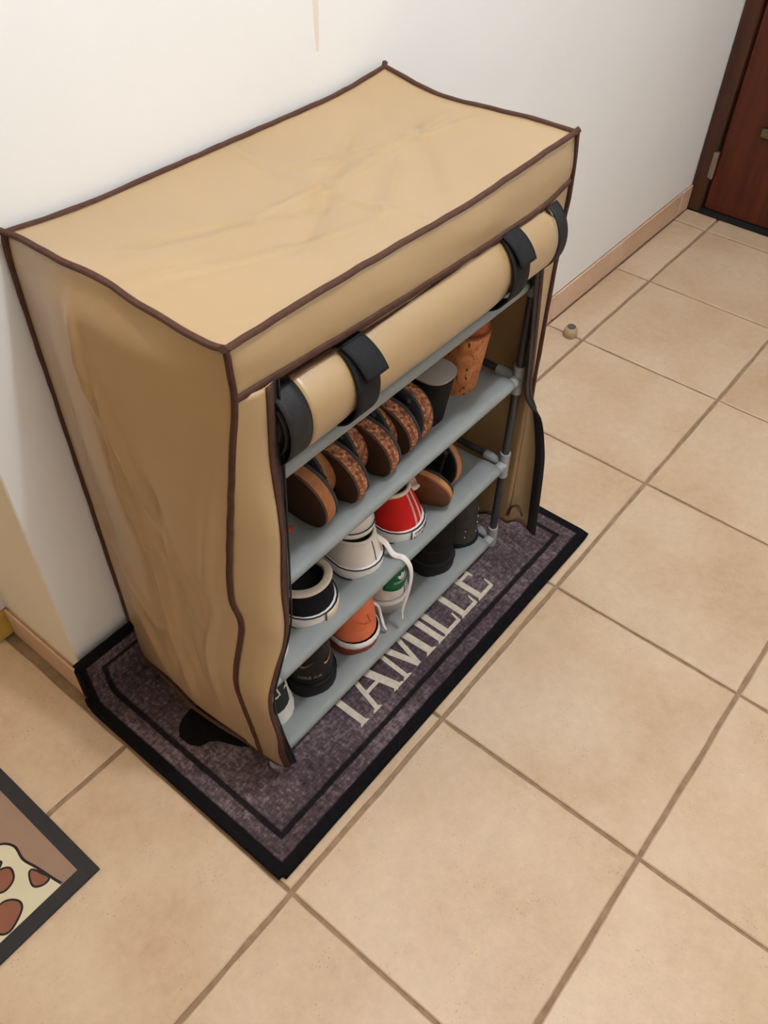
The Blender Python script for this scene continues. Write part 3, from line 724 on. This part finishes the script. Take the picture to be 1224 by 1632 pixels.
class Shoe:
    def __init__(s, name, label, cat, x, y, z, rotz, L=.262, W=.092, r=.0315, zs=.028, hh=.075, hc=.058, lean=.10, upper=None, sole=None, group=None, tilt=0, pitch=0, ko=.74):
        s.root = thing(name, label, cat, (x, y, z), group, (math.radians(pitch), math.radians(tilt), math.radians(rotz)))
        s.L, s.W, s.r, s.zs, s.hh, s.hc, s.lean, s.ko = L, W, r, zs, hh, hc, lean, ko
        s.out = outline(L, W, r); s.n = len(s.out)
        s.up_m, s.so_m = upper, sole
    def H(s, t): return lerpt([(0, s.hh), (.06, s.hh * .99), (.22, s.hc), (.38, s.hc + .008), (.46, s.hc + .022), (.55, s.zs + .052), (.72, s.zs + .036), (.9, s.zs + .028), (1, s.zs + .018)], t)
    def pt(s, i, f, g=0.0):
        x0, y0, t = s.out[i % s.n]; x0 *= .97; y0 = s.L * .012 + y0 * .976
        b = ss(.40, .56, t); k = s.ko * (1 - b) + .04 * b
        a = f * math.pi / 2
        hx = x0 * (1 - (1 - s.ko) * f ** 1.5); hy = y0 + (s.L * .24 - y0) * s.lean * 1.6 * f ** 1.6 * (1 - ss(.12, .4, t)); hz = s.zs * .9 + (s.H(t) - s.zs * .9) * f
        yc = s.L * min(.82, max(.5, t)); vx = x0 * (.04 + .96 * math.cos(a) ** .75); vy = yc + (y0 - yc) * (.15 + .85 * math.cos(a) ** .6); vz = s.zs * .9 + (s.H(t) - s.zs * .9) * math.sin(a)
        return Vector((hx, hy, hz)).lerp(Vector((vx, vy, vz)), b)
    def sole(s, profile, m=None, name='sole'):
        mb = MB(); rings = []
        for e, z in profile:
            rings.append([(x * (1 + e / (s.W * .45)), s.L * .5 + (y - s.L * .5) * (1 + e / (s.L * .5)), z) for x, y, t in s.out])
        mb.ring_loft(rings, cap0=True, cap1=True); return mb.build(name, m or s.so_m, s.root)
    def upper(s, name='upper'):
        mb = MB(); mb.ring_loft([[s.pt(i, k / 10) for i in range(s.n)] for k in range(11)])
        return mb.build(name, s.up_m, s.root, angle=60)
    def rim_ids(s, tmax=.44):
        r_ = [i for i in range(s.n) if s.out[i][2] <= tmax]
        left = [i for i in r_ if i > s.n / 2]; right = [i for i in r_ if i <= s.n / 2]
        return left + right
    def lining(s, m, depth=None, name='lining', tmax=.5):
        ids = s.rim_ids(tmax); mb = MB(); rings = []
        zb = s.zs + .006
        for k in range(6):
            q = k / 5; ring = []
            for i in ids:
                p = s.pt(i, 1); c = Vector((0, s.L * .25, p.z)); d = (c - p); d.z = 0; d = d.normalized() * min(.004 + .003 * q, d.length * .9)
                ring.append((p.x + d.x, p.y + d.y, p.z - .0012 - (p.z - zb) * q))
            rings.append(ring)
        mb.ring_loft(rings, closed=False)
        mb.f.append(tuple(range(len(mb.v) - len(ids), len(mb.v))))
        return mb.build(name, m, s.root, solid=0.0008, angle=60)
    def collar(s, m, r_=.0035, tmax=.42, flat=1.0, name='collar', drop=0.0):
        pts = [s.pt(i, 1) + Vector((0, 0, -drop)) for i in s.rim_ids(tmax)]
        return MB().tube(smooth_path(pts, 4), r_, 8, flat=flat).build(name, m, s.root)
    # decal coordinates: u along the outline from the heel centre (m), f height fraction
    def at(s, u, f, lift=.0007, solez=None, prof=0.001):
        sgn = 1 if u >= 0 else -1; d = abs(u); i = 0; acc = 0
        def P(k):
            if solez is None: return s.pt(k * sgn, f)
            x, y, t = s.out[(k * sgn) % s.n]; e = prof
            return Vector((x * (1 + e / (s.W * .45)), s.L * .5 + (y - s.L * .5) * (1 + e / (s.L * .5)), solez))
        while True:
            a, b = P(i), P(i + 1); l = (Vector((b.x, b.y)) - Vector((a.x, a.y))).length
            if acc + l >= d or i > 14: break
            acc += l; i += 1
        p = a.lerp(b, (d - acc) / l if l else 0); c = Vector((0, s.L * .16, p.z)); n = (p - c); n.z = 0; n.normalize()
        return p + n * lift
    def f_of(s, z): return (z - s.zs * .9) / (s.hh - s.zs * .9)
    def decal(s, verts, faces, name, m, u0, z0, lift=.0009, sole=False, prof=.001, parent=None):
        mb = MB()
        mb.verts([s.at(u0 + a, s.f_of(z0 + b), lift, (z0 + b) if sole else None, prof) for a, b in verts]); mb.f = [tuple(f) for f in faces]
        return mb.build(name, m, parent or s.root, smooth=False, solid=0.0004, offset=0)
    def text(s, txt, size, m, u0, z0, sole=False, squeeze=1.0, name='lettering', lift=.0012, prof=.001, arc=0.0):
        v, f = text_mesh(txt, size, squeeze)
        if arc: v = [(a, b - arc * a * a) for a, b in v]
        return s.decal(v, f, name, m, u0, z0, lift, sole, prof)
    def patch(s, fn, nu, nv, name, m, lift=.0008, sole=False, prof=.001):
        mb = MB()
        def g(u, v):
            a, z = fn(u, v); return s.at(a, s.f_of(z), lift, z if sole else None, prof)
        mb.grid(g, nu, nv); return mb.build(name, m, s.root, solid=0.0007, offset=0, angle=60)
    def line(s, pts, r_, name, m, lift=.0008, sole=False, prof=.001):
        P = [s.at(a, s.f_of(z), lift, z if sole else None, prof) for a, z in pts]
        return MB().tube(P, r_, 6).build(name, m, s.root)
    def stripe(s, z, m, e=.0015, r_=.0009, name='sole_line'):
        P = [(x * (1 + e / (s.W * .45)), s.L * .5 + (y - s.L * .5) * (1 + e / (s.L * .5)), z) for x, y, t in s.out]
        return MB().tube(P + [P[0]], r_, 6).build(name, m, s.root)
def flat_sole(zs): return [(-.003, 0), (0, .0025), (.0012, .006), (.0012, zs - .004), (.0002, zs)]
def poly_fan(pts): return pts, [tuple(range(len(pts)))]

# --- second shelf from the top: cork-soled sandals on their sides
def sandal(label, x, y, mate, cork, lean=6, L=.245, W=.098, group='cork sandals stood on edge', strap_m='black_leather', zoff=0.0, bottom='sole_brown', foot='suede', cat='sandal', name='cork_sandal', zsh=2, rz=0, tk=.019, rear_strap=True):
    r_ = .042; root = thing(name, label, cat, (x, y, 0), group)
    out = outline(L, W, r_)
    def ring(e, z): return [(px * (1 + e / (W * .45)), L * .5 + (py - L * .5) * (1 + e / (L * .5)), z + .004 * math.sin(math.pi * 2 * min(1, py / L)) * 0) for px, py, t in out]
    mb = MB(); mb.ring_loft([ring(0, 0), ring(0, .003)], cap0=True, cap1=True); mb.build('outsole', M[bottom], root)
    mb = MB(); mb.ring_loft([ring(.0005, .003), ring(.0012, .008), ring(.0005, tk - .002), ring(-.001, tk)], cap0=True, cap1=True); mb.build('cork_edge', M[cork], root)
    mb = MB(); mb.ring_loft([ring(-.001, tk), ring(.0, tk + .0015), ring(-.0005, tk + .0045), ring(-.007, tk + .0065), ring(-.013, tk + .0055)], cap0=True, cap1=True); mb.build('footbed', M[foot], root)
    for t0, t1, hgt in (((.50, .64, .030), (.70, .84, .024)) if not rear_strap else ((.50, .64, .022), (.70, .82, .018), (.10, .30, .008))):
        def f(u, v):
            t = t0 + (t1 - t0) * u; a = math.pi * v; hw = halfw(t, W, L, r_) * 1.0
            if hgt < .01: hw *= .84
            return Vector((-hw * math.cos(a), t * L, tk + (.002 if hgt > .01 else .004) + hgt * math.sin(a) ** .6 + (.002 * math.sin(14 * a) if hgt < .01 else 0)))
        MB().grid(f, 6, 16).build('strap', M[strap_m], root, solid=.003, angle=180)
    a = math.radians(90 - lean if not mate else -(90 - lean))
    ph = math.atan2(W * .5 - r_, L * .6) * (-1 if mate else 1)      # both the heel and the ball touch the shelf
    root.rotation_euler = (Matrix.Rotation(math.radians(rz), 3, 'Z') @ Matrix.Rotation(a, 3, 'Y') @ Matrix.Rotation(ph, 3, 'Z')).to_euler()
    # rest the long edge on the shelf
    bpy.context.view_layer.update()
    zmin = min((root.matrix_world @ c.matrix_local @ Vector(v.co)).z for c in root.children for v in c.data.vertices)
    root.location.z = SZ[zsh] - zmin + .0003 + zoff
    return root
sandal('cork sandal with plain tan edge, nearest the left zip, brown sole outward', .248, .144, False, 'cork_tan', 5)
sandal('plain tan cork sandal facing its mate beside the left zip', .3045, .176, True, 'cork_tan', 5)
sandal('speckled cork sandal second from left showing its wide brown sole', .303, .1405, False, 'cork', 7)
sandal('speckled cork sandal nested behind the second brown sole from left', .3605, .172, True, 'cork', 6)
sandal('cork sandal with plain grey rim in the middle of the sandal row', .365, .140, False, 'cork', 8, foot='suede')
sandal('darker cork sandal nested behind the middle brown sole', .4185, .168, True, 'cork', 7)
d1 = sandal('speckled cork sandal with pale rear strap next to black heels', .414, .147, False, 'cork', 9)
sandal('speckled cork sandal leaning at the right end of the row', .468, .150, True, 'cork', 9)

ps = MB(); ps.tube(smooth_path([(.430, .205, .455), (.420, .205, .4545), (.406, .205, .449), (.3985, .205, .437), (.401, .205, .418)], 6), .0022, 8, flat=1.0)
ps.build('pale_strap', M['lace'], d1).matrix_parent_inverse = Matrix.LocRotScale(d1.location, d1.rotation_euler, None).inverted()

def heel_shoe(name, label, x, y, H, body, insole, band, rz=0, wr=.0285, L=.19, z=None, base=.82, group=None, back=0.0):
    root = thing(name, label, 'heeled shoe', (x, y, z), group, (0, 0, math.radians(rz)))
    n = 28
    def ring(f):
        out = outline(1.0, .5, .16, 14); pts = []
        sc = base + (1 - base) * f; yb = .010 * (1 - f) - .004 * f; yf = .085 + (L - .085) * (1 - f) ** 1.0 if f < .55 else .085 + (L - .085) * .45 * (1 - (f - .55) / .45 * .3)
        for k in range(n):
            a = 2 * math.pi * k / n; cx = math.sin(a); cy = -math.cos(a)
            ex = math.copysign(abs(cx) ** .8, cx); ey = math.copysign(abs(cy) ** .85, cy)
            w_ = wr * sc * (1 if cy < 0 else 1 + .15 * cy)
            yy = yb + wr * sc * (1 + ey) if ey < 0 else yb + wr * sc + (yf - yb - wr * sc) * ey
            pts.append((ex * w_, yy, H * f))
        return pts
    mb = MB(); mb.ring_loft([ring(q) for q in (0, .02, .2, .4, .6, .8, .97, 1)], cap0=True, cap1=True); mb.build('wedge', M[body], root)
    top = ring(1); mb = MB(); c = Vector((0, .05, 0))
    mb.ring_loft([[(p[0] * 1.03, p[1] * 1.02 - .001, H) for p in top], [(p[0] * 1.05, p[1] * 1.02 - .001, H + .003) for p in top], [(p[0] * .92, .004 + p[1] * .94, H + .0042) for p in top]], cap0=True, cap1=True)
    mb.build('insole', M[insole], root)
    def f(u, v):
        a = math.pi * (-.5 + u); hgt = .004 + .036 * v * (1 - .25 * abs(2 * u - 1))
        return Vector((math.sin(a) * wr * (.98 - .06 * v), back - .002 + .004 * v + wr * (1 - math.cos(a) * (1.0 - .02 * v)) , H + hgt))
    MB().grid(f, 16, 4).build('heel_strap', M[band], root, solid=.0028, angle=180)
    return root
heel_shoe('wedge_shoe', 'black heeled shoe with grey insole beside the cork wedge', .5055, .157, .088, 'black_matte', 'grey_insole', 'black_leather', 0, .0275, .16, SZ[2] + .0003, 1.0, back=.036)
ck = heel_shoe('wedge_shoe', 'tall cork wrapped wedge sandal at the right end of the upper shelf', .5945, .164, .106, 'cork_wedge', 'clay', 'clay', -4, .0305, .17, SZ[2] + .0003, .86)
MB().box((.02, .004, .130), (.014, .006, .022), .002).build('buckle_tab', M['dark_brown'], ck)
tag(MB().tube([(.478, .166, SZ[2] + .0045), (.492, .155, SZ[2] + .0045)], .0038, 6, flat=.5).build('wooden_stick', M['cream_rubber']), 'small pale stick lying in front of the speckled cork sandals', 'stick')
# orange scrap at far left of that shelf
og = MB(); og.tube(smooth_path([(.205, .215, SZ[2] + .012), (.222, .196, SZ[2] + .006), (.232, .186, SZ[2] + .005)], 6), .005, 8, flat=.5)
tag(og.build('orange_strap', M['orange_dark']), 'bright orange strap tip poking out below the leftmost cork sandal', 'strap')

# --- third shelf
z3, z4 = SZ[1] - .0005, SZ[0] - .0005
def low_sneaker(name, label, x, y, z, rz, upper, sole, hh=.075, lining='dark_lining', collar=None, cr=.0035, lines=(), **kw):
    s = Shoe(name, label, 'sneaker', x, y, z, rz, upper=M[upper], sole=M[sole], hh=hh, **kw)
    s.sole(flat_sole(s.zs)); s.upper(); s.lining(M[lining])
    if collar: s.collar(M[collar], cr)
    for zz in lines: s.stripe(zz, M['line_black'])
    return s
# red and white sneaker hidden behind the left strip
s = low_sneaker('sneaker', 'white sneaker with red heel half hidden by the left front strip', .155, .149, z3, -4, 'white_leather', 'white_rubber', hh=.078, lining='grey_lining', collar='white_canvas', zs=.030)
s.patch(lambda u, v: ((u - .42) * .06, .050 + (.074 - .050) * v), 12, 5, 'heel_tab', M['red_canvas'])
for k in range(9): s.patch(lambda u, v, k=k: (-.045 + .011 * k + .008 * u, .001 + .006 * v), 2, 2, 'sole_lug', M['white_rubber'], .002, True)
# black slip-on
s = low_sneaker('slip_on_shoe', 'black canvas slip-on shoe with beige collar trim on the third shelf', .247, .1495, z3, -6, 'black_canvas', 'white_rubber', hh=.066, lining='dark_lining', zs=.026, W=.108, r=.0425, hc=.056, ko=.86)
s.collar(M['beige_knit'], .0062, .46, flat=.75)
s.stripe(.026, M['line_black'], .001, .0012); s.stripe(.004, M['line_black'], .0016, .0010)
s.patch(lambda u, v: (-.002 + .038 * u, .005 + .0215 * v), 10, 3, 'heel_label', M['cream_rubber'], .0022, True)
s.line([(-.0025, .005), (-.0025, .026)], .0009, 'label_edge', M['line_black'], .002, True)
# white canvas sneaker
s = low_sneaker('canvas_sneaker', 'plain off-white canvas sneaker with navy sole lines and trailing lace', .354, .153, z3, -6, 'white_canvas', 'white_rubber', hh=.066, lining='grey_lining', collar='white_canvas', cr=.0026, zs=.025, W=.1, r=.0395)
s.stripe(.0245, M['line_black'], .0012, .0011); s.stripe(.0045, M['line_black'], .0016, .0009)
s.line([(.006, .027), (.005, .045), (.004, .062)], .0006, 'seam', M['line_black'])
# its mate stacked on top, deeper in
s2 = low_sneaker('canvas_sneaker', 'off-white canvas sneaker stacked above its mate under the shelf rail', .360, .172, z3 + .0665, -6, 'white_canvas', 'white_rubber', hh=.052, lining='grey_lining', collar='white_canvas', cr=.0022, zs=.014, W=.09, r=.033, L=.20, hc=.045, pitch=-3)
s2.stripe(.0135, M['line_black'], .0012, .001)
lp = smooth_path([(.372, .176, .262), (.384, .160, .245), (.390, .148, .222), (.397, .134, .2175), (.4035, .1265, .198), (.4055, .1245, .172), (.4035, .127, .135), (.400, .131, .105), (.4005, .133, .088), (.402, .133, .066)], 8)
b = MB(); b.tube(lp, .0042, 8, flat=.32, up=(0, -1, .3), rf=lambda t: 1 if t < .9 else .45)
tag(b.build('shoelace', M['lace']), 'white flat lace hanging over the shelf rail in front of green heel tab', 'shoelace')
# red canvas sneaker
s = low_sneaker('canvas_sneaker', 'red canvas sneaker with white sole and printed heel label', .446, .149, z3, -5, 'red_canvas', 'white_rubber', hh=.080, lining='grey_lining', zs=.028, W=.102, r=.0405, ko=.62, lean=.26)
s.collar(M['beige_knit'], .0032, .44)
s.stripe(.0275, M['line_black'], .001, .0011); s.stripe(.0065, M['line_black'], .0016, .0009)
s.patch(lambda u, v: (-.011 + .044 * u, .003 + .0235 * v), 10, 3, 'heel_label', M['white_rubber'], .0020, True)
s.line([(-.0112, .003), (-.0112, .0265)], .0008, 'label_edge', M['line_black'], .0022, True)
s.text('CONVERSE', .0075, M['line_black'], .0105, .0215, True, .92, lift=.0030)
s.text('ALL', .0105, M['line_black'], -.002, .0115, True, .85, lift=.0030)
s.text('STAR', .0105, M['line_black'], .0235, .0115, True, .8, lift=.0030)
star = [(math.sin(math.pi * k / 5) * (.0042 if k % 2 == 0 else .0018), math.cos(math.pi * k / 5) * (.0042 if k % 2 == 0 else .0018)) for k in range(10)]
s.decal(star, [tuple(range(10))], 'star', M['line_black'], .0095, .0115, .0030, True)
for uu in (.0, .0025, .013, .0155):
    s.line([(uu * (1 - .3 * q / 8) + .002, .029 + .048 * q / 8) for q in range(9)], .00045, 'stitching', M['lace'])
# floral shoe deeper in
s = low_sneaker('ballet_flat', 'pale floral print flat shoe behind the red canvas sneaker', .490, .184, z3 + .048, -8, 'floral', 'white_rubber', hh=.052, lining='floral', collar='white_canvas', zs=.010, W=.06, r=.0195, hc=.036, L=.2)
# brown leather sandals on edge
sandal('glossy brown leather sandal standing on edge with its sole outward', .513, .138, False, 'tan_leather', 16, W=.114, L=.24, group='brown leather sandals', bottom='brown_leather', foot='black_leather', name='leather_sandal', zsh=1, tk=.012, rz=15)
sandal('tan edged leather sandal standing behind the glossy brown sole', .572, .160, True, 'tan_leather', 12, W=.1, L=.22, group='brown leather sandals', bottom='brown_leather', foot='black_leather', name='leather_sandal', zsh=1, tk=.012)

# --- bottom shelf
s = low_sneaker('sneaker', 'dark grey-green sneaker with thick white sole and white crossed bands', .160, .166, z4, -10, 'dark_green', 'white_rubber', hh=.105, lining='dark_lining', zs=.03, hc=.075, r=.036, W=.1)
s.sole([(-.002, 0), (.003, .004), (.0035, .018), (.001, .031), (-.004, .033)], M['white_rubber'])
s.line([(-.022, .070), (0, .070), (.024, .071)], .0014, 'white_band', M['lace']); s.line([(.006, .071), (.003, .085), (.0, .1)], .0014, 'white_band', M['lace'])
s.patch(lambda u, v: (.026 + .05 * u, .03 + .05 * v * (1 - .4 * u)), 8, 5, 'side_panel', M['white_leather'])
s = low_sneaker('sneaker', 'black leather sneaker with rose coloured tick emblem on its heel', .2445, .152, z4, -6, 'black_leather', 'black_rubber', hh=.122, lining='dark_lining', collar='black_matte', cr=.005, zs=.034, hc=.092, r=.0385, W=.105, lean=.07)
s.stripe(.033, M['black_matte'], .0008, .0014)
sw = [(.000, .0105), (-.002, .004), (-.0005, -.001), (.003, -.0035), (.009, -.0015), (.016, .0035), (.0235, .0105), (.015, .0045), (.009, .002), (.0045, .002), (.0022, .0045), (.0015, .008)]
sw = [(-.0005, .0035), (-.0008, .0), (.0012, -.0028), (.005, -.0028), (.011, .001), (.0205, .0095), (.011, .0032), (.0065, .0012), (.0035, .0008), (.0015, .0018)]
s.decal(sw, [tuple(range(10))], 'heel_emblem', M['rose_print'], .000, .077, .0014)
s.decal([(a - .030, b) for a, b in sw], [tuple(range(10))], 'heel_emblem', M['gold_print'], -.006, .080, .0014)
s.text('NIKE AIR', .0092, M['gold_print'], -.024, .054, False, 1.0, lift=.0014)
for q in (.045,): s.line([(-.05 + .1 * k / 16, q) for k in range(17)], .0009, 'seam', M['black_rubber'])
s = low_sneaker('sneaker', 'orange suede sneaker with white midsole and rust red outsole', .3455, .150, z4, -4, 'orange_suede', 'rust_rubber', hh=.118, lining='orange_dark', zs=.036, hc=.088, r=.0385, W=.104, lean=.09)
s.sole([(.0005, .022), (.0030, .025), (.0032, .032), (.0004, .036)], M['white_rubber'], 'midsole')
s.line([(-.02, .082), (-.008, .074), (.004, .072), (.0, .078), (-.002, .09)], .0007, 'seam', M['orange_dark'])
b = MB(); b.tube(smooth_path([(.372, .172, .106), (.377, .163, .098), (.3775, .158, .080), (.378, .152, .058), (.381, .149, .046)], 6), .0026, 8, flat=.6)
b.build('lace', M['lace'], s.root).matrix_parent_inverse = (Matrix.Translation(s.root.location) @ Matrix.Rotation(math.radians(-4), 4, 'Z')).inverted()
s = low_sneaker('sneaker', 'white leather sneaker with green heel tab and white emblem', .440, .164, z4, -4, 'white_leather', 'white_rubber', hh=.115, lining='grey_lining', collar='white_leather', zs=.030, hc=.082, r=.0375, W=.1, lean=.07)
s.sole(flat_sole(.031), M['white_rubber'])
s.patch(lambda u, v: ((u - .5) * (.062 - .006 * v), .053 + .008 * abs(2 * u - 1) ** 1.5 + (.110 - .053) * v - .008 * v * abs(2 * u - 1) ** 1.5), 18, 8, 'heel_tab', M['green_leather'])
def leaf(cx, cy, ang, l, wd):
    pts = []
    for k in range(12):
        t = k / 12 * 2 * math.pi; a = math.cos(t); q = math.sin(t)
        px, py = q * wd * (1 - .25 * a), a * l / 2 + l / 2
        pts.append((cx + px * math.cos(ang) + py * math.sin(ang), cy - px * math.sin(ang) + py * math.cos(ang)))
    return pts
for an, l_ in ((0, .0135), (-.75, .0125), (.75, .0125)):
    s.decal(leaf(0, .0, an, l_, .0032), [tuple(range(12))], 'emblem_leaf', M['lace'], .003, .0765, .0018)
s.text('STAN SMITH', .0062, M['lace'], .003, .0708, False, .95, lift=.0018, arc=-8)
s.line([(.010, .033), (.0095, .045), (.0095, .0525)], .0006, 'seam', M['line_black'])
s.line([(-.05 + .1 * k / 16, .034) for k in range(17)], .0006, 'seam', M['grey_insole'])
s = low_sneaker('ankle_boot', 'matte black ankle boot with chunky sole on the bottom shelf', .5495, .150, z4, -4, 'black_matte', 'black_rubber', hh=.155, lining='black_matte', zs=.036, hc=.125, r=.0365, W=.102, lean=.05)
s.root['category'] = 'boot'
s.stripe(.030, M['black_matte'], .0015, .0014); s.line([(-.05 + .1 * k / 16, .066) for k in range(17)], .0009, 'seam', M['black_rubber'])
for k in range(7): s.patch(lambda u, v, k=k: (-.030 + .0105 * k + .0065 * u, .001 + .010 * v), 2, 2, 'sole_lug', M['black_rubber'], .0022, True)
s = low_sneaker('ankle_boot', 'charcoal suede boot with glitter specks at the right end of bottom shelf', .629, .1515, z4, -3, 'grey_black', 'black_rubber', hh=.142, lining='black_matte', zs=.016, hc=.12, r=.0325, W=.088, lean=.10, pitch=0)
s.root['category'] = 'boot'
rr = random.Random(5)
gl = MB()
for k in range(9):
    p = s.at(rr.uniform(-.02, .035), rr.uniform(.05, .5), .001); gl.box(p, (.0016, .0012, .0016))
gl.build('glitter', M['lace'], s.root, smooth=False)['kind'] = 'stuff'
